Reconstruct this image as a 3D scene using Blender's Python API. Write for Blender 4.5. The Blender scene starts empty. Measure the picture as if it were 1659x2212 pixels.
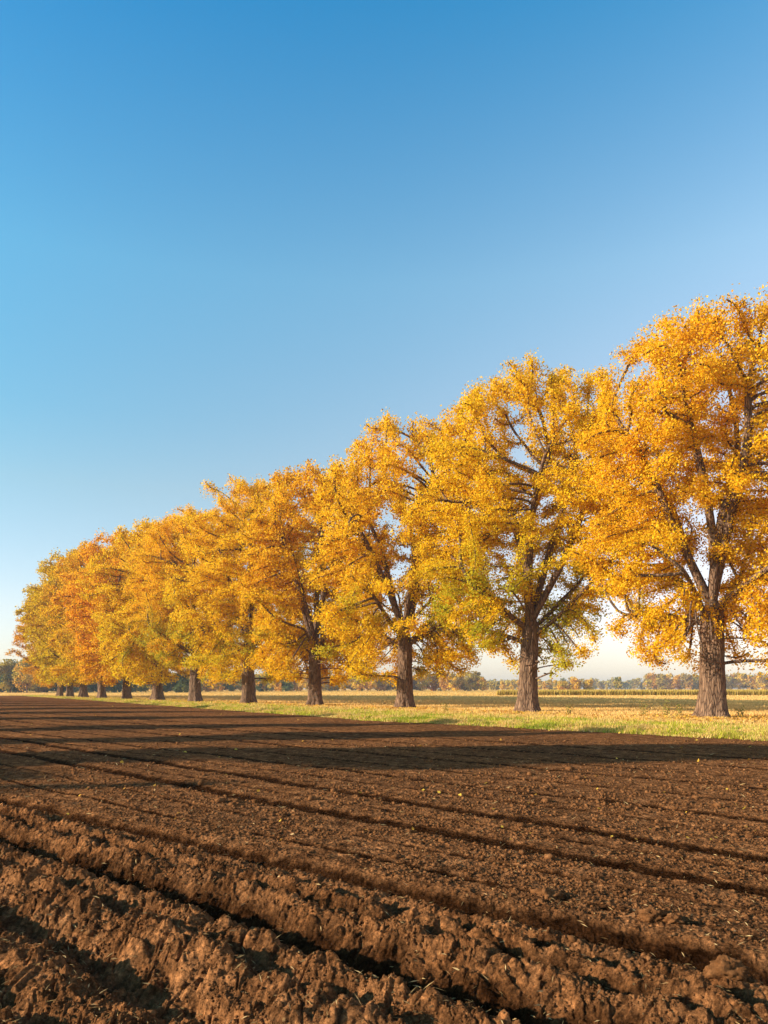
import bpy, math, random
import numpy as np
R = math.radians
PI = math.pi
scene = bpy.context.scene
COL = scene.collection
FPX, CX, HZ, CAMH = 1598.0, 829.5, 1487.0, 1.5      # focal length / principal point used to survey the place

def gp(x, off):
    """ground point (X, Y) for a bearing x and a dip below the horizon"""
    Y = FPX * CAMH / off
    return ((x - CX) / FPX * Y, Y)

# ------------------------------------------------------------------ tagging
def tag(o, label=None, cat=None, group=None, kind=None):
    if label: o['label'] = label
    if cat: o['category'] = cat
    if group: o['group'] = group
    if kind: o['kind'] = kind
    return o

def empty(name, loc=(0, 0, 0), rz=0.0):
    o = bpy.data.objects.new(name, None)
    o.empty_display_size = 0.5
    COL.objects.link(o)
    o.location = loc
    o.rotation_euler = (0, 0, rz)
    return o

def mesh_np(name, V, F, mat=None, parent=None, smooth=False, attrs=None, colattr=None):
    """V (n,3) float, F (m,k) int, one mesh object"""
    me = bpy.data.meshes.new(name)
    V = np.ascontiguousarray(V, dtype=np.float32)
    F = np.ascontiguousarray(F, dtype=np.int32)
    m, k = F.shape
    me.vertices.add(len(V))
    me.vertices.foreach_set('co', V.ravel())
    me.loops.add(m * k)
    me.loops.foreach_set('vertex_index', F.ravel())
    me.polygons.add(m)
    me.polygons.foreach_set('loop_start', np.arange(0, m * k, k, dtype=np.int32))
    me.polygons.foreach_set('loop_total', np.full(m, k, dtype=np.int32))
    if smooth:
        me.polygons.foreach_set('use_smooth', np.ones(m, dtype=bool))
    me.update(calc_edges=True)
    if colattr is not None:
        a = me.attributes.new('tint', 'FLOAT_COLOR', 'POINT')
        c = np.ones((len(V), 4), dtype=np.float32)
        c[:, :3] = colattr
        a.data.foreach_set('color', c.ravel())
    if mat: me.materials.append(mat)
    o = bpy.data.objects.new(name, me)
    COL.objects.link(o)
    if parent: o.parent = parent
    return o

# ------------------------------------------------------------------ noise
def _hash(ix, iy, seed):
    h = (ix.astype(np.int64) * 374761393 + iy.astype(np.int64) * 668265263 + seed * 1442695041) & 0xFFFFFFFF
    h = ((h ^ (h >> 13)) * 1274126177) & 0xFFFFFFFF
    h = ((h ^ (h >> 16)) * 2246822519) & 0xFFFFFFFF
    return ((h ^ (h >> 15)) & 0xFFFFFF) / float(0xFFFFFF)

_ga = np.random.default_rng(4242).random(1024) * 2 * PI
_GC, _GS = np.cos(_ga), np.sin(_ga)
_T = np.arange(-420, 420, .04)
_N1 = {}
def n1(t, f, seed):
    """smooth noise of one coordinate, from a table"""
    key = (f, seed)
    if key not in _N1: _N1[key] = vnoise(_T * f, _T * 0 + .37 + seed * 1.618, seed)
    return np.interp(t, _T, _N1[key])

def vnoise(x, y, seed=0):
    ix = np.floor(x); iy = np.floor(y)
    fx = x - ix; fy = y - iy
    jx = ix.astype(np.int64); jy = iy.astype(np.int64)
    ux = fx * fx * fx * (fx * (fx * 6 - 15) + 10); uy = fy * fy * fy * (fy * (fy * 6 - 15) + 10)
    def g(a, b):
        k = ((jx + a) * 374761393 + (jy + b) * 668265263 + seed * 92837111) & 0x7FFFFFFF
        k = ((k ^ (k >> 13)) * 1274126177) & 0x7FFFFFFF
        k = (k >> 12) & 1023
        return _GC[k] * (fx - a) + _GS[k] * (fy - b)
    n0 = g(0, 0) * (1 - ux) + g(1, 0) * ux
    n1 = g(0, 1) * (1 - ux) + g(1, 1) * ux
    return (n0 * (1 - uy) + n1 * uy) * 1.41

def fbm(x, y, seed=0, octv=4, gain=.5):
    s = 0; a = 1; f = 1
    for k in range(octv):
        s = s + a * vnoise(x * f, y * f, seed + k * 17)
        a *= gain; f *= 2.03
    return s

def clods(x, y, cell, seed, fill=.8):
    """rounded lumps of soil: one per cell, random radius; returns height / cell"""
    u = x / cell; v = y / cell
    ix = np.floor(u); iy = np.floor(v)
    best = np.zeros_like(u)
    for a in (-1, 0, 1):
        for b in (-1, 0, 1):
            cx, cy = ix + a, iy + b
            px = cx + _hash(cx, cy, seed); py = cy + _hash(cx, cy, seed + 5)
            rr = .22 + .5 * _hash(cx, cy, seed + 9) ** 2
            on = _hash(cx, cy, seed + 13) < fill
            an = _hash(cx, cy, seed + 21) * PI
            el = .6 + .5 * _hash(cx, cy, seed + 23)
            dx = u - px; dy = v - py
            dxx = dx * np.cos(an) + dy * np.sin(an); dyy = (-dx * np.sin(an) + dy * np.cos(an)) / el
            d2 = (dxx * dxx + dyy * dyy) / (rr * rr)
            h = np.clip(1 - d2, 0, 1) ** .85 * rr * on
            best = np.maximum(best, h)
    return best

def slabs(x, y, cell, seed):
    """broken flat-faced lumps with cracks between them"""
    u = x / cell; v = y / cell
    ix = np.floor(u); iy = np.floor(v)
    f1 = np.full_like(u, 9.); f2 = np.full_like(u, 9.); hh = np.zeros_like(u)
    for a in (-1, 0, 1):
        for b in (-1, 0, 1):
            cx, cy = ix + a, iy + b
            dx = u - cx - _hash(cx, cy, seed); dy = v - cy - _hash(cx, cy, seed + 5)
            d = dx * dx + dy * dy
            pl = (_hash(cx, cy, seed + 7) - .45) + dx * (_hash(cx, cy, seed + 8) - .5) * 1.5 + dy * (_hash(cx, cy, seed + 9) - .5) * 1.5
            m = d < f1
            f2 = np.where(m, f1, np.minimum(f2, d)); hh = np.where(m, pl, hh); f1 = np.where(m, d, f1)
    e = np.clip((np.sqrt(f2) - np.sqrt(f1)) / .22, 0, 1)
    return (hh + .35) * e * e * (3 - 2 * e)

# ------------------------------------------------------------------ materials
def mat_new(name):
    m = bpy.data.materials.new(name)
    m.use_nodes = True
    nt = m.node_tree
    nt.nodes.clear()
    out = nt.nodes.new('ShaderNodeOutputMaterial')
    return m, nt, out

class NB:
    def __init__(s, nt): s.nt = nt
    def n(s, typ, **kw):
        nd = s.nt.nodes.new('ShaderNode' + typ)
        for k, v in kw.items(): setattr(nd, k, v)
        return nd
    def l(s, a, b): s.nt.links.new(a, b)
    def noise(s, vec, scale, detail=4, rough=.55, dist=0):
        nd = s.n('TexNoise'); nd.inputs['Scale'].default_value = scale
        nd.inputs['Detail'].default_value = detail; nd.inputs['Roughness'].default_value = rough
        nd.inputs['Distortion'].default_value = dist
        s.l(vec, nd.inputs['Vector']); return nd.outputs['Fac']
    def ramp(s, fac, stops):
        nd = s.n('ValToRGB'); e = nd.color_ramp.elements
        while len(e) < len(stops): e.new(.5)
        for k, (p, c) in enumerate(stops):
            e[k].position = p; e[k].color = (*c, 1) if len(c) == 3 else c
        s.l(fac, nd.inputs['Fac']); return nd.outputs['Color']
    def mix(s, fac, a, b, mode='MIX'):
        nd = s.n('Mix', data_type='RGBA', blend_type=mode)
        for sock, v in ((nd.inputs['Factor'], fac), (nd.inputs['A'], a), (nd.inputs['B'], b)):
            if hasattr(v, 'links'): s.l(v, sock)
            elif isinstance(v, (int, float)): sock.default_value = v
            else: sock.default_value = (*v, 1)
        nd2 = nd
        return [o for o in nd2.outputs if o.type == 'RGBA'][0]
    def setmix(s): pass
    def math(s, op, a, b=None):
        nd = s.n('Math', operation=op)
        for k, v in enumerate((a, b)):
            if v is None: continue
            if hasattr(v, 'links'): s.l(v, nd.inputs[k])
            else: nd.inputs[k].default_value = v
        return nd.outputs[0]
    def bump(s, h, strength, dist, normal=None):
        nd = s.n('Bump'); nd.inputs['Strength'].default_value = strength; nd.inputs['Distance'].default_value = dist
        s.l(h, nd.inputs['Height'])
        if normal is not None: s.l(normal, nd.inputs['Normal'])
        return nd.outputs['Normal']

def _mixfix(nd): return nd
# the Mix node has several sockets named A/B/Factor: pick the colour ones
def nbmix(self, fac, a, b, mode='MIX'):
    nd = self.n('Mix', data_type='RGBA', blend_type=mode)
    fi = nd.inputs[0]; ai = nd.inputs[6]; bi = nd.inputs[7]
    for sock, v in ((fi, fac), (ai, a), (bi, b)):
        if hasattr(v, 'links'): self.l(v, sock)
        elif isinstance(v, (int, float)): sock.default_value = v
        else: sock.default_value = (*v, 1)
    return nd.outputs[2]
NB.mix = nbmix

def soil_material():
    m, nt, out = mat_new('ploughed_soil'); b = NB(nt)
    g = b.n('NewGeometry'); P = g.outputs['Position']
    big = b.noise(P, .35, 5, .6)
    mid = b.noise(P, 3.0, 6, .65)
    fin = b.noise(P, 34.0, 6, .75)
    grn = b.noise(P, 7.0, 9, .82)
    c = b.ramp(mid, [(.28, (.10, .043, .018)), (.5, (.205, .094, .039)), (.72, (.33, .158, .068))])
    c2 = b.ramp(fin, [(.3, (.42, .40, .38)), (.5, (.95, .93, .9)), (.68, (1.75, 1.7, 1.6))])
    c = b.mix(1.0, c, c2, 'MULTIPLY')
    c = b.mix(1.0, c, b.ramp(grn, [(.37, (.34, .32, .31)), (.5, (.92, .90, .89)), (.61, (1.8, 1.7, 1.55))]), 'MULTIPLY')
    c3 = b.ramp(big, [(.35, (.78, .78, .8)), (.65, (1.18, 1.12, 1.05))])
    c = b.mix(1.0, c, c3, 'MULTIPLY')
    vor = b.n('TexVoronoi'); vor.inputs['Scale'].default_value = 16; b.l(P, vor.inputs['Vector'])
    sel = b.ramp(vor.outputs['Distance'], [(.0, (1, 1, 1)), (.12, (1, 1, 1)), (.17, (0, 0, 0))])
    vsep = b.n('SeparateColor'); b.l(vor.outputs['Color'], vsep.inputs[0])
    rare = b.math('GREATER_THAN', vsep.outputs[0], .86)
    selr = b.math('MULTIPLY', sel, rare)
    c = b.mix(b.math('MULTIPLY', selr, .6), c, (.38, .22, .09))
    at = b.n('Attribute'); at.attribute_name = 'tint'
    c = b.mix(1.0, c, b.mix(at.outputs['Fac'], (.16, .15, .15), (1, 1, 1)), 'MULTIPLY')  # tint darkens the soil where furrow shade is painted
    p = b.n('BsdfPrincipled'); p.inputs['Roughness'].default_value = .93
    p.inputs['Specular IOR Level'].default_value = 0
    b.l(c, p.inputs['Base Color'])
    h1 = b.noise(P, 9.0, 8, .72, .4)
    v2 = b.n('TexVoronoi'); v2.inputs['Scale'].default_value = 26; b.l(P, v2.inputs['Vector'])
    n1 = b.bump(h1, .9, .06)
    n1 = b.bump(b.noise(P, 30.0, 4, .6), .8, .03, n1)
    n2 = b.bump(v2.outputs['Distance'], .6, .04, n1)
    b.l(n2, p.inputs['Normal'])
    b.l(p.outputs[0], out.inputs[0])
    return m

def clod_material():
    m, nt, out = mat_new('soil_clod'); b = NB(nt)
    g = b.n('NewGeometry'); P = g.outputs['Position']
    mid = b.noise(P, 14.0, 6, .65)
    c = b.ramp(mid, [(.3, (.08, .034, .013)), (.5, (.17, .072, .027)), (.7, (.30, .135, .052))])
    p = b.n('BsdfPrincipled'); p.inputs['Roughness'].default_value = .94
    p.inputs['Specular IOR Level'].default_value = 0
    b.l(c, p.inputs['Base Color'])
    b.l(b.bump(b.noise(P, 60, 6, .7), .8, .02), p.inputs['Normal'])
    b.l(p.outputs[0], out.inputs[0])
    return m

def leaf_material(name, transl=.45, value=1.0):
    m, nt, out = mat_new(name); b = NB(nt)
    at = b.n('Attribute'); at.attribute_name = 'tint'
    oi = b.n('ObjectInfo')
    c = b.mix(1.0, at.outputs['Color'], oi.outputs['Color'], 'MULTIPLY')
    d = b.n('BsdfPrincipled'); d.inputs['Roughness'].default_value = .55
    d.inputs['Specular IOR Level'].default_value = .08
    b.l(c, d.inputs['Base Color'])
    t = b.n('BsdfTranslucent'); b.l(c, t.inputs['Color'])
    mx = b.n('MixShader'); mx.inputs[0].default_value = transl
    b.l(d.outputs[0], mx.inputs[1]); b.l(t.outputs[0], mx.inputs[2])
    b.l(mx.outputs[0], out.inputs[0])
    return m

def bark_material():
    m, nt, out = mat_new('ridged_bark'); b = NB(nt)
    tc = b.n('TexCoord')
    mp = b.n('Mapping'); mp.inputs['Scale'].default_value = (1, 1, .16)
    b.l(tc.outputs['Object'], mp.inputs['Vector'])
    V = mp.outputs['Vector']
    v = b.n('TexVoronoi', feature='DISTANCE_TO_EDGE'); v.inputs['Scale'].default_value = 9
    nz = b.noise(V, 6, 5, .6)
    ad = b.n('VectorMath', operation='ADD'); b.l(V, ad.inputs[0])
    sc = b.n('VectorMath', operation='SCALE'); sc.inputs['Scale'].default_value = .12
    cn = b.n('TexNoise'); cn.inputs['Scale'].default_value = 5; b.l(V, cn.inputs['Vector'])
    b.l(cn.outputs['Color'], sc.inputs[0]); b.l(sc.outputs[0], ad.inputs[1])
    b.l(ad.outputs[0], v.inputs['Vector'])
    f = b.ramp(v.outputs['Distance'], [(0, (.0, .0, .0)), (.10, (.6, .6, .6)), (.3, (1, 1, 1))])
    c = b.mix(f, (.065, .036, .022), (.22, .135, .082))
    c = b.mix(1.0, c, b.ramp(nz, [(.3, (.7, .68, .66)), (.7, (1.3, 1.25, 1.2))]), 'MULTIPLY')
    p = b.n('BsdfPrincipled'); p.inputs['Roughness'].default_value = .9
    p.inputs['Specular IOR Level'].default_value = .2
    b.l(c, p.inputs['Base Color'])
    n1 = b.bump(f, .8, .05)
    n2 = b.bump(b.noise(tc.outputs['Object'], 22, 5, .65), .4, .02, n1)
    b.l(n2, p.inputs['Normal'])
    b.l(p.outputs[0], out.inputs[0])
    return m

def field_material():
    """stubble field and grass verge: ground colour by real distance from the field edge (attribute)"""
    m, nt, out = mat_new('stubble_and_verge'); b = NB(nt)
    g = b.n('NewGeometry'); P = g.outputs['Position']
    at = b.n('Attribute'); at.attribute_name = 'tint'
    n1 = b.noise(P, .8, 6, .65)
    n2 = b.noise(P, 7.0, 6, .7)
    c = b.mix(1.0, at.outputs['Color'], b.ramp(n1, [(.3, (.75, .78, .7)), (.7, (1.25, 1.2, 1.15))]), 'MULTIPLY')
    c = b.mix(1.0, c, b.ramp(n2, [(.3, (.6, .6, .55)), (.7, (1.4, 1.35, 1.3))]), 'MULTIPLY')
    p = b.n('BsdfPrincipled'); p.inputs['Roughness'].default_value = .95
    p.inputs['Specular IOR Level'].default_value = 0
    b.l(c, p.inputs['Base Color'])
    b.l(b.bump(n2, 1.0, .25), p.inputs['Normal'])
    b.l(p.outputs[0], out.inputs[0])
    return m

M_SOIL = soil_material(); M_CLOD = clod_material()
M_LEAF = leaf_material('autumn_leaf', .5)
M_BLADE = leaf_material('grass_blade', .35)
M_BARK = bark_material(); M_FIELD = field_material()

# ------------------------------------------------------------------ soil height
SX, SY = .69, .724                     # direction across the furrows
TX, TY = .724, -.69                    # direction along them (towards the right and the viewer)
# (s at t=0, ds/dt, width, depth, ridge height on the near side, ragged)
FURROWS = [
    (0.75, .02, .13, .10, .05, .5),
    (1.33, .03, .09, .08, .05, .9),
    (1.88, .035, .16, .12, .055, .5),
    (2.40, .035, .09, .08, .05, .8),
    (2.95, .035, .26, .22, .085, .10),
    (3.45, .045, .07, .05, .03, .9),
    (3.70, .045, .08, .06, .035, .8),
    (4.16, .066, .185, .13, .025, .08),
    (4.75, .02, .05, .020, .01, 1.0),
    (5.35, -.01, .05, .020, .01, 1.0),
    (6.05, -.040, .15, .05, .010, .12),
    (6.72, -.030, .06, .022, .006, 1.0),
    (7.30, -.055, .145, .045, .008, .15),
    (8.4, -.02, .07, .022, .006, .9),
    (9.3, -.03, .10, .034, .006, .5),
    (10.6, -.03, .08, .022, .006, .8),
    (12.2, -.03, .12, .035, .006, .6),
    (13.5, -.03, .10, .022, .006, .9),
    (15.2, -.03, .13, .030, .006, .8),
    (17.3, -.03, .14, .030, .006, .8),
]
EY = np.array([-400, 2, 22, 34.7, 53, 100, 155, 156], float)
EX = np.array([402, 30, 11.4, 0, -11.6, -40.5, -76, -76.6], float)
def edge_x(Y):
    return np.interp(Y, EY, EX) + .45 * n1(Y, .35, 41) + .30 * n1(Y, 1.3, 43) + .15 * n1(Y, 4.0, 44)

def soil_h(X, Y):
    s = X * SX + Y * SY; t = X * TX + Y * TY
    D = np.hypot(X, Y)
    near = np.clip((4.25 - .07 * (t + 3.8) * 0 - s) / .9, 0, 1); near = near * near * (3 - 2 * near)
    h = .022 * fbm(X * .35, Y * .35, 3, 3) - .03
    h = h + near * .028 * fbm(X * 1.3, Y * 1.3, 11, 3)
    wob = .07 * n1(t, .55, 71) + near * (.035 * n1(t, 1.7, 72) + .03 * vnoise(t * 4.5, s * 2, 73))
    wf = .03 * n1(t, .5, 75) + .012 * n1(t, 2.4, 76)
    fm = np.zeros_like(h)
    for k, (s0, sl, w, dp, rg, rag) in enumerate(FURROWS):
        sc = s0 + sl * (t + 3.8) + (wob if s0 < 5 else wf)
        d = s - sc
        va = 1 + rag * 1.3 * n1(t, .8, 80 + k) + .3 * n1(t, 3.1, 100 + k)
        va = np.clip(va, .05, 1.9)
        vr = np.clip(1 + (.2 if s0 in (2.95, 4.16) else .5) * n1(t, 1.6, 120 + k), .3, 2)
        m = np.abs(d) < w * 5
        dm, vm, rm = d[m], va[m], vr[m]
        add = -dp * vm * np.exp(-(np.abs(dm) / w) ** 2.6)
        add += rg * rm * np.exp(-((dm + w * 1.75) / (w * .95)) ** 2)
        add += .35 * rg * rm * np.exp(-((dm - w * 1.8) / (w * 1.1)) ** 2)
        h[m] += add
        if dp > .09 and s0 > .8: fm = np.maximum(fm, np.exp(-(d / (1.25 * w)) ** 4) * (1 if s0 > 2.5 else .6))
    # ragged torn lumps
    wx = X + .04 * fbm(X * 5, Y * 5, 201, 2); wy = Y + .04 * fbm(X * 5, Y * 5, 211, 2)
    rough = .55 + .45 * np.clip(fbm(X * .6, Y * .6, 33, 2) + .5, 0, 1.3)
    def part(sel, cell, seed, fill):
        o = np.zeros_like(h)
        if sel.any(): o[sel] = clods(wx[sel], wy[sel], cell, seed, fill)
        return o
    h = h + near * .045 * (1 - .8 * fm) * rough * part(near > .01, .33, 301, .4) + near * .03 * part(near > .01, .21, 302, .5)
    h = h + (near * .7 + .10) * .055 * rough * part(D < 26, .15, 311, .6) * np.clip((26 - D) / 14, 0, 1)
    def slab(sel, cell, seed):
        o = np.zeros_like(h)
        if sel.any(): o[sel] = slabs(wx[sel], wy[sel], cell, seed)
        return o
    patch = np.clip(.5 + 1.3 * fbm(X * .9, Y * .9, 401, 2), 0, 1)
    h = h + near * .062 * patch * (1 - .9 * fm) * slab(near > .01, .21, 405) + (near * .8 + .2) * .030 * slab(D < 14, .09, 415) * np.clip((14 - D) / 6, 0, 1)
    h = h - (.5 + .5 * near) * .07 * part(D < 22, .21, 315, .16)          # small pits
    h = h + (.45 + .55 * near) * .042 * part(D < 14, .062, 321, .8) * np.clip((14 - D) / 8, 0, 1)
    h = h + .018 * part(D < 8, .028, 331, .85) * np.clip((8 - D) / 4, 0, 1)
    h = h + near * .020 * fbm(wx * 5, wy * 5, 341, 4, .55)
    # coarse tilth further away, seen as grain under the low sun
    far = np.clip((D - 9) / 12, 0, 1)
    h = h + far * .012 * fbm(X * 3.1, Y * 3.1, 361, 2) + .008 * fbm(wx * 9, wy * 9, 371, 3) * np.clip((18 - D) / 6, 0, 1)
    return h

def furrow_shade(X, Y):
    """furrow shade painted into the soil colour, along furrows and wheel lines"""
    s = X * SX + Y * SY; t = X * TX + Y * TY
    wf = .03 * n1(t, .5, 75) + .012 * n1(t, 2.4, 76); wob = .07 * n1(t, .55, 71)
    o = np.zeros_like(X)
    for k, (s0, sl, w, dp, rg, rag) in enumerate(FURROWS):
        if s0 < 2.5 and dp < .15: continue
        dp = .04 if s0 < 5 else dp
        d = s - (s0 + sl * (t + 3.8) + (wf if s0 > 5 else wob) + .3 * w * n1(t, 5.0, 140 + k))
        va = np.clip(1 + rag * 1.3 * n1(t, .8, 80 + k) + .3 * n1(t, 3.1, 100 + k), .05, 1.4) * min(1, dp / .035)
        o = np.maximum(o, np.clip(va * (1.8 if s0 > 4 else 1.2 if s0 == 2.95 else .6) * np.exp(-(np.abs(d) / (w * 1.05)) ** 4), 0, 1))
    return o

def build_soil():
    off = np.concatenate([np.arange(15.3, 60, .5), np.arange(60, 1150, 1.0)])
    Yr = FPX * CAMH / off
    ra = np.linspace(-.82, .82, 1250)
    Y = np.repeat(Yr[:, None], len(ra), 1)
    X = ra[None, :] * Y
    Z = soil_h(X, Y)
    ex = edge_x(Y)
    over = np.clip((X - ex) / .35, 0, 1)
    Z = Z * (1 - over) - .4 * over
    m = X < ex + .8
    n, k = Y.shape
    # far end sinks below the stubble sheet
    idx = np.arange(n * k).reshape(n, k)
    F = np.stack([idx[:-1, :-1], idx[:-1, 1:], idx[1:, 1:], idx[1:, :-1]], -1).reshape(-1, 4)[:, ::-1]
    keep = m.ravel()[F].any(1)
    F = F[keep]
    used = np.unique(F)
    remap = np.full(n * k, -1); remap[used] = np.arange(len(used))
    V = np.stack([X.ravel(), Y.ravel(), Z.ravel()], 1)[used]
    F = remap[F]
    shade_tint = 1 - furrow_shade(X, Y).ravel()[used][:, None] * np.ones((1, 3))
    o = mesh_np('ploughed_field', V, F, M_SOIL, smooth=True, colattr=shade_tint)
    tag(o, 'dark brown ploughed field with long furrows across the foreground', kind='structure')
    # the field goes on behind and beside the viewer
    xs = [-900, -300, -120, 120, 500]; ys = [-300, -60, 1.9, 155]
    V = [(-900, -300, -.36), (402, -300, -.36), (402, 1.9, -.36), (-900, 1.9, -.36),
         (-900, 156.5, -.36), (402, 156.5, -.36)]
    V = np.array(V, float); V[1, 0] = edge_x(np.array([-300.]))[0]; V[2, 0] = edge_x(np.array([1.9]))[0] + .4
    V[5, 0] = edge_x(np.array([155.]))[0] + .4
    o2 = mesh_np('field_ground', V, np.array([(0, 1, 2, 3), (3, 2, 5, 4)]), M_SOIL, colattr=np.ones((6, 3)))
    tag(o2, 'brown bare soil of the field going on beyond the ploughed furrows', kind='structure')

def verge_z(w, X, Y):
    return -.06 + .10 * np.clip(w / .9, 0, 1) - .02 * np.clip(w / 8, 0, 1) + .03 * vnoise(X * .5, Y * .5, 55) * np.clip(w, 0, 1) - .02 * np.clip((w - 14) / 60, 0, 1)

GREEN = np.array([.28, .30, .03]); GOLD = np.array([.84, .46, .12]); DRY = np.array([.80, .45, .11])
def field_col(w, X, Y):
    n = fbm(X * .25, Y * .25, 61, 3)
    g = np.clip(1 - (w - 6.5 - 3 * n) / 4.5, 0, 1)[..., None]
    g = g * np.clip(.75 + 1.0 * fbm(X * .8, Y * .8, 64, 2), .25, 1)[..., None]
    pale = np.clip(.5 + 1.5 * fbm(X * .02, Y * .05, 62, 2), 0, 1)[..., None]
    greenish = (np.exp(-((w - 62 + X * .1) / 14) ** 2) * (X > 5) * .3)[..., None]
    c = (GOLD * pale + DRY * (1 - pale))
    c = c * (1 - .45 * greenish) + np.array([.56, .44, .10]) * .45 * greenish
    return c * (1 - g) + GREEN * 1.1 * g

def build_fields():
    Yr = np.concatenate([np.linspace(-400, 2, 12)[:-1], np.linspace(2, 80, 240)[:-1], np.linspace(80, 155, 90)])
    w = np.concatenate([[0, .15, .3, .5, .75, 1.0, 1.5], np.arange(2, 16, .5), np.geomspace(16, 1500, 50)])
    Y = np.repeat(Yr[:, None], len(w), 1); W = np.repeat(w[None, :], len(Yr), 0)
    X = edge_x(Y) + W * 1.25
    Z = verge_z(W, X, Y)
    C = field_col(W, X, Y).reshape(-1, 3)
    n, k = Y.shape
    idx = np.arange(n * k).reshape(n, k)
    F = np.stack([idx[:-1, :-1], idx[:-1, 1:], idx[1:, 1:], idx[1:, :-1]], -1).reshape(-1, 4)
    V = np.stack([X, Y, Z], -1).reshape(-1, 3)
    # beyond the far end of the ploughed field
    Yr2 = np.concatenate([[155, 156], np.geomspace(158, 1950, 60)])
    x2 = np.concatenate([-np.geomspace(1950, 80, 30), np.linspace(-76, 76, 30), np.geomspace(80, 1950, 30)])
    Y2 = np.repeat(Yr2[:, None], len(x2), 1); X2 = np.repeat(x2[None, :], len(Yr2), 0)
    Z2 = np.full_like(Y2, .002); Z2[0] = -.10
    C2 = field_col(40 + 0 * Y2, X2, Y2).reshape(-1, 3)
    n2, k2 = Y2.shape
    idx2 = np.arange(n2 * k2).reshape(n2, k2) + len(V)
    F2 = np.stack([idx2[:-1, :-1], idx2[:-1, 1:], idx2[1:, 1:], idx2[1:, :-1]], -1).reshape(-1, 4)
    V = np.concatenate([V, np.stack([X2, Y2, Z2], -1).reshape(-1, 3)])
    o = mesh_np('stubble_field', V, np.concatenate([F, F2]), M_FIELD, smooth=True, colattr=np.concatenate([C, C2]))
    tag(o, 'golden stubble field with a green verge along the ploughed soil', kind='structure')

def blades(name, P, hgt, wid, lean, col, rng, mat, label, cat=None, kind='stuff'):
    """one triangle per blade, bent a little"""
    n = len(P)
    a = rng.uniform(0, 2 * PI, n)
    dx = np.cos(a) * wid / 2; dy = np.sin(a) * wid / 2
    la = rng.uniform(0, 2 * PI, n); lx = np.cos(la) * lean * hgt; ly = np.sin(la) * lean * hgt
    V = np.empty((n, 3, 3))
    V[:, 0] = P + np.stack([-dx, -dy, 0 * dx - .02], 1)
    V[:, 1] = P + np.stack([dx, dy, 0 * dx - .02], 1)
    V[:, 2] = P + np.stack([lx, ly, hgt], 1)
    F = np.arange(3 * n).reshape(n, 3)
    o = mesh_np(name, V.reshape(-1, 3), F, mat, colattr=np.repeat(col, 3, 0))
    tag(o, label, cat, kind=kind)
    return o

def build_grass():
    rng = np.random.default_rng(5)
    # verge: denser near the viewer
    n = 260000
    off = 14.5 + (115 - 14.5) * rng.random(n) ** .85
    Y = FPX * CAMH / off
    w = rng.random(n) ** 1.1 * 15.0
    w[: n // 4] = rng.random(n // 4) * 3.0 - .35 * rng.random(n // 4)
    X = edge_x(Y) + w * 1.25 - .1
    tuft = np.clip(fbm(X * .9, Y * .9, 77, 3) + .55, .05, 1.4)
    keep = (rng.random(n) < tuft * 1.1) & (X / Y < .95)
    X, Y, w, tuft = X[keep], Y[keep], w[keep], tuft[keep]
    g = np.clip(1 - (w - 5.5 - 4 * fbm(X * .3, Y * .3, 78, 3)) / 4, 0, 1)
    hgt = (.04 + .13 * rng.random(len(X)) * tuft ** 1.5 + .22 * rng.random(len(X)) * np.clip(fbm(X * 1.3, Y * 1.3, 83, 2) - .25, 0, 1)) * (1 + .15 * g)
    r = rng.random((len(X), 1))
    green = np.array([.32, .33, .02]) * (1 - r) + np.array([.56, .52, .05]) * r
    gold = np.array([.62, .38, .10]) * (1 - r) + np.array([.78, .55, .20]) * r
    lush = np.clip(2.2 * fbm(X * .45, Y * .45, 84, 2), 0, 1)[:, None] * .7
    green = green * (1 - lush) + np.array([.20, .27, .02]) * lush
    pick = (rng.random(len(X)) < g * np.clip(.48 + .9 * fbm(X * .5, Y * .5, 79, 2), .2, .95))[:, None]
    col = np.where(pick, green, gold)
    P = np.stack([X, Y, np.where(w > 0, verge_z(w, X, Y), -.04)], 1)
    blades('verge_grass', P, hgt, .02 + .0007 * Y, .45, col, rng, M_BLADE, 'green and straw coloured grass of the verge beneath the tree row', 'grass')
    # stubble and dry stems further out
    n = 240000
    off = 9.0 + (60 - 9.0) * rng.random(n)
    Y = FPX * CAMH / off
    X = (rng.random(n) * 1.35 - .6) * Y
    w = (X - edge_x(Y)) / 1.25
    keep = (w > 12) | (Y > 156.5)
    X, Y, w = X[keep], Y[keep], w[keep]
    z = np.where(Y > 155, 0, verge_z(w, X, Y))
    r = rng.random((len(X), 1))
    col = np.array([.64, .38, .11]) * (1 - r) + np.array([.84, .57, .21]) * r
    blades('field_stubble', np.stack([X, Y, z], 1), .08 + .12 * rng.random(len(X)), .03 + .0009 * Y, .3, col, rng, M_BLADE,
           'dry golden stubble covering the field behind the trees', 'stubble')
    # standing crop strip on the right, about as tall as the viewer
    n = 60000
    Y = 158 + 50 * rng.random(n) ** 2
    X = 24 + 230 * rng.random(n) + .25 * (Y - 158)
    r = rng.random((n, 1))
    col = np.array([.42, .30, .05]) * (1 - r) + np.array([.62, .42, .10]) * r
    blades('standing_crop', np.stack([X, Y, 0 * X], 1), 1.0 + .35 * rng.random(n), .22, .08, col, rng, M_BLADE,
           'strip of standing yellow crop at the far side of the stubble field', 'crop')

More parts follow.
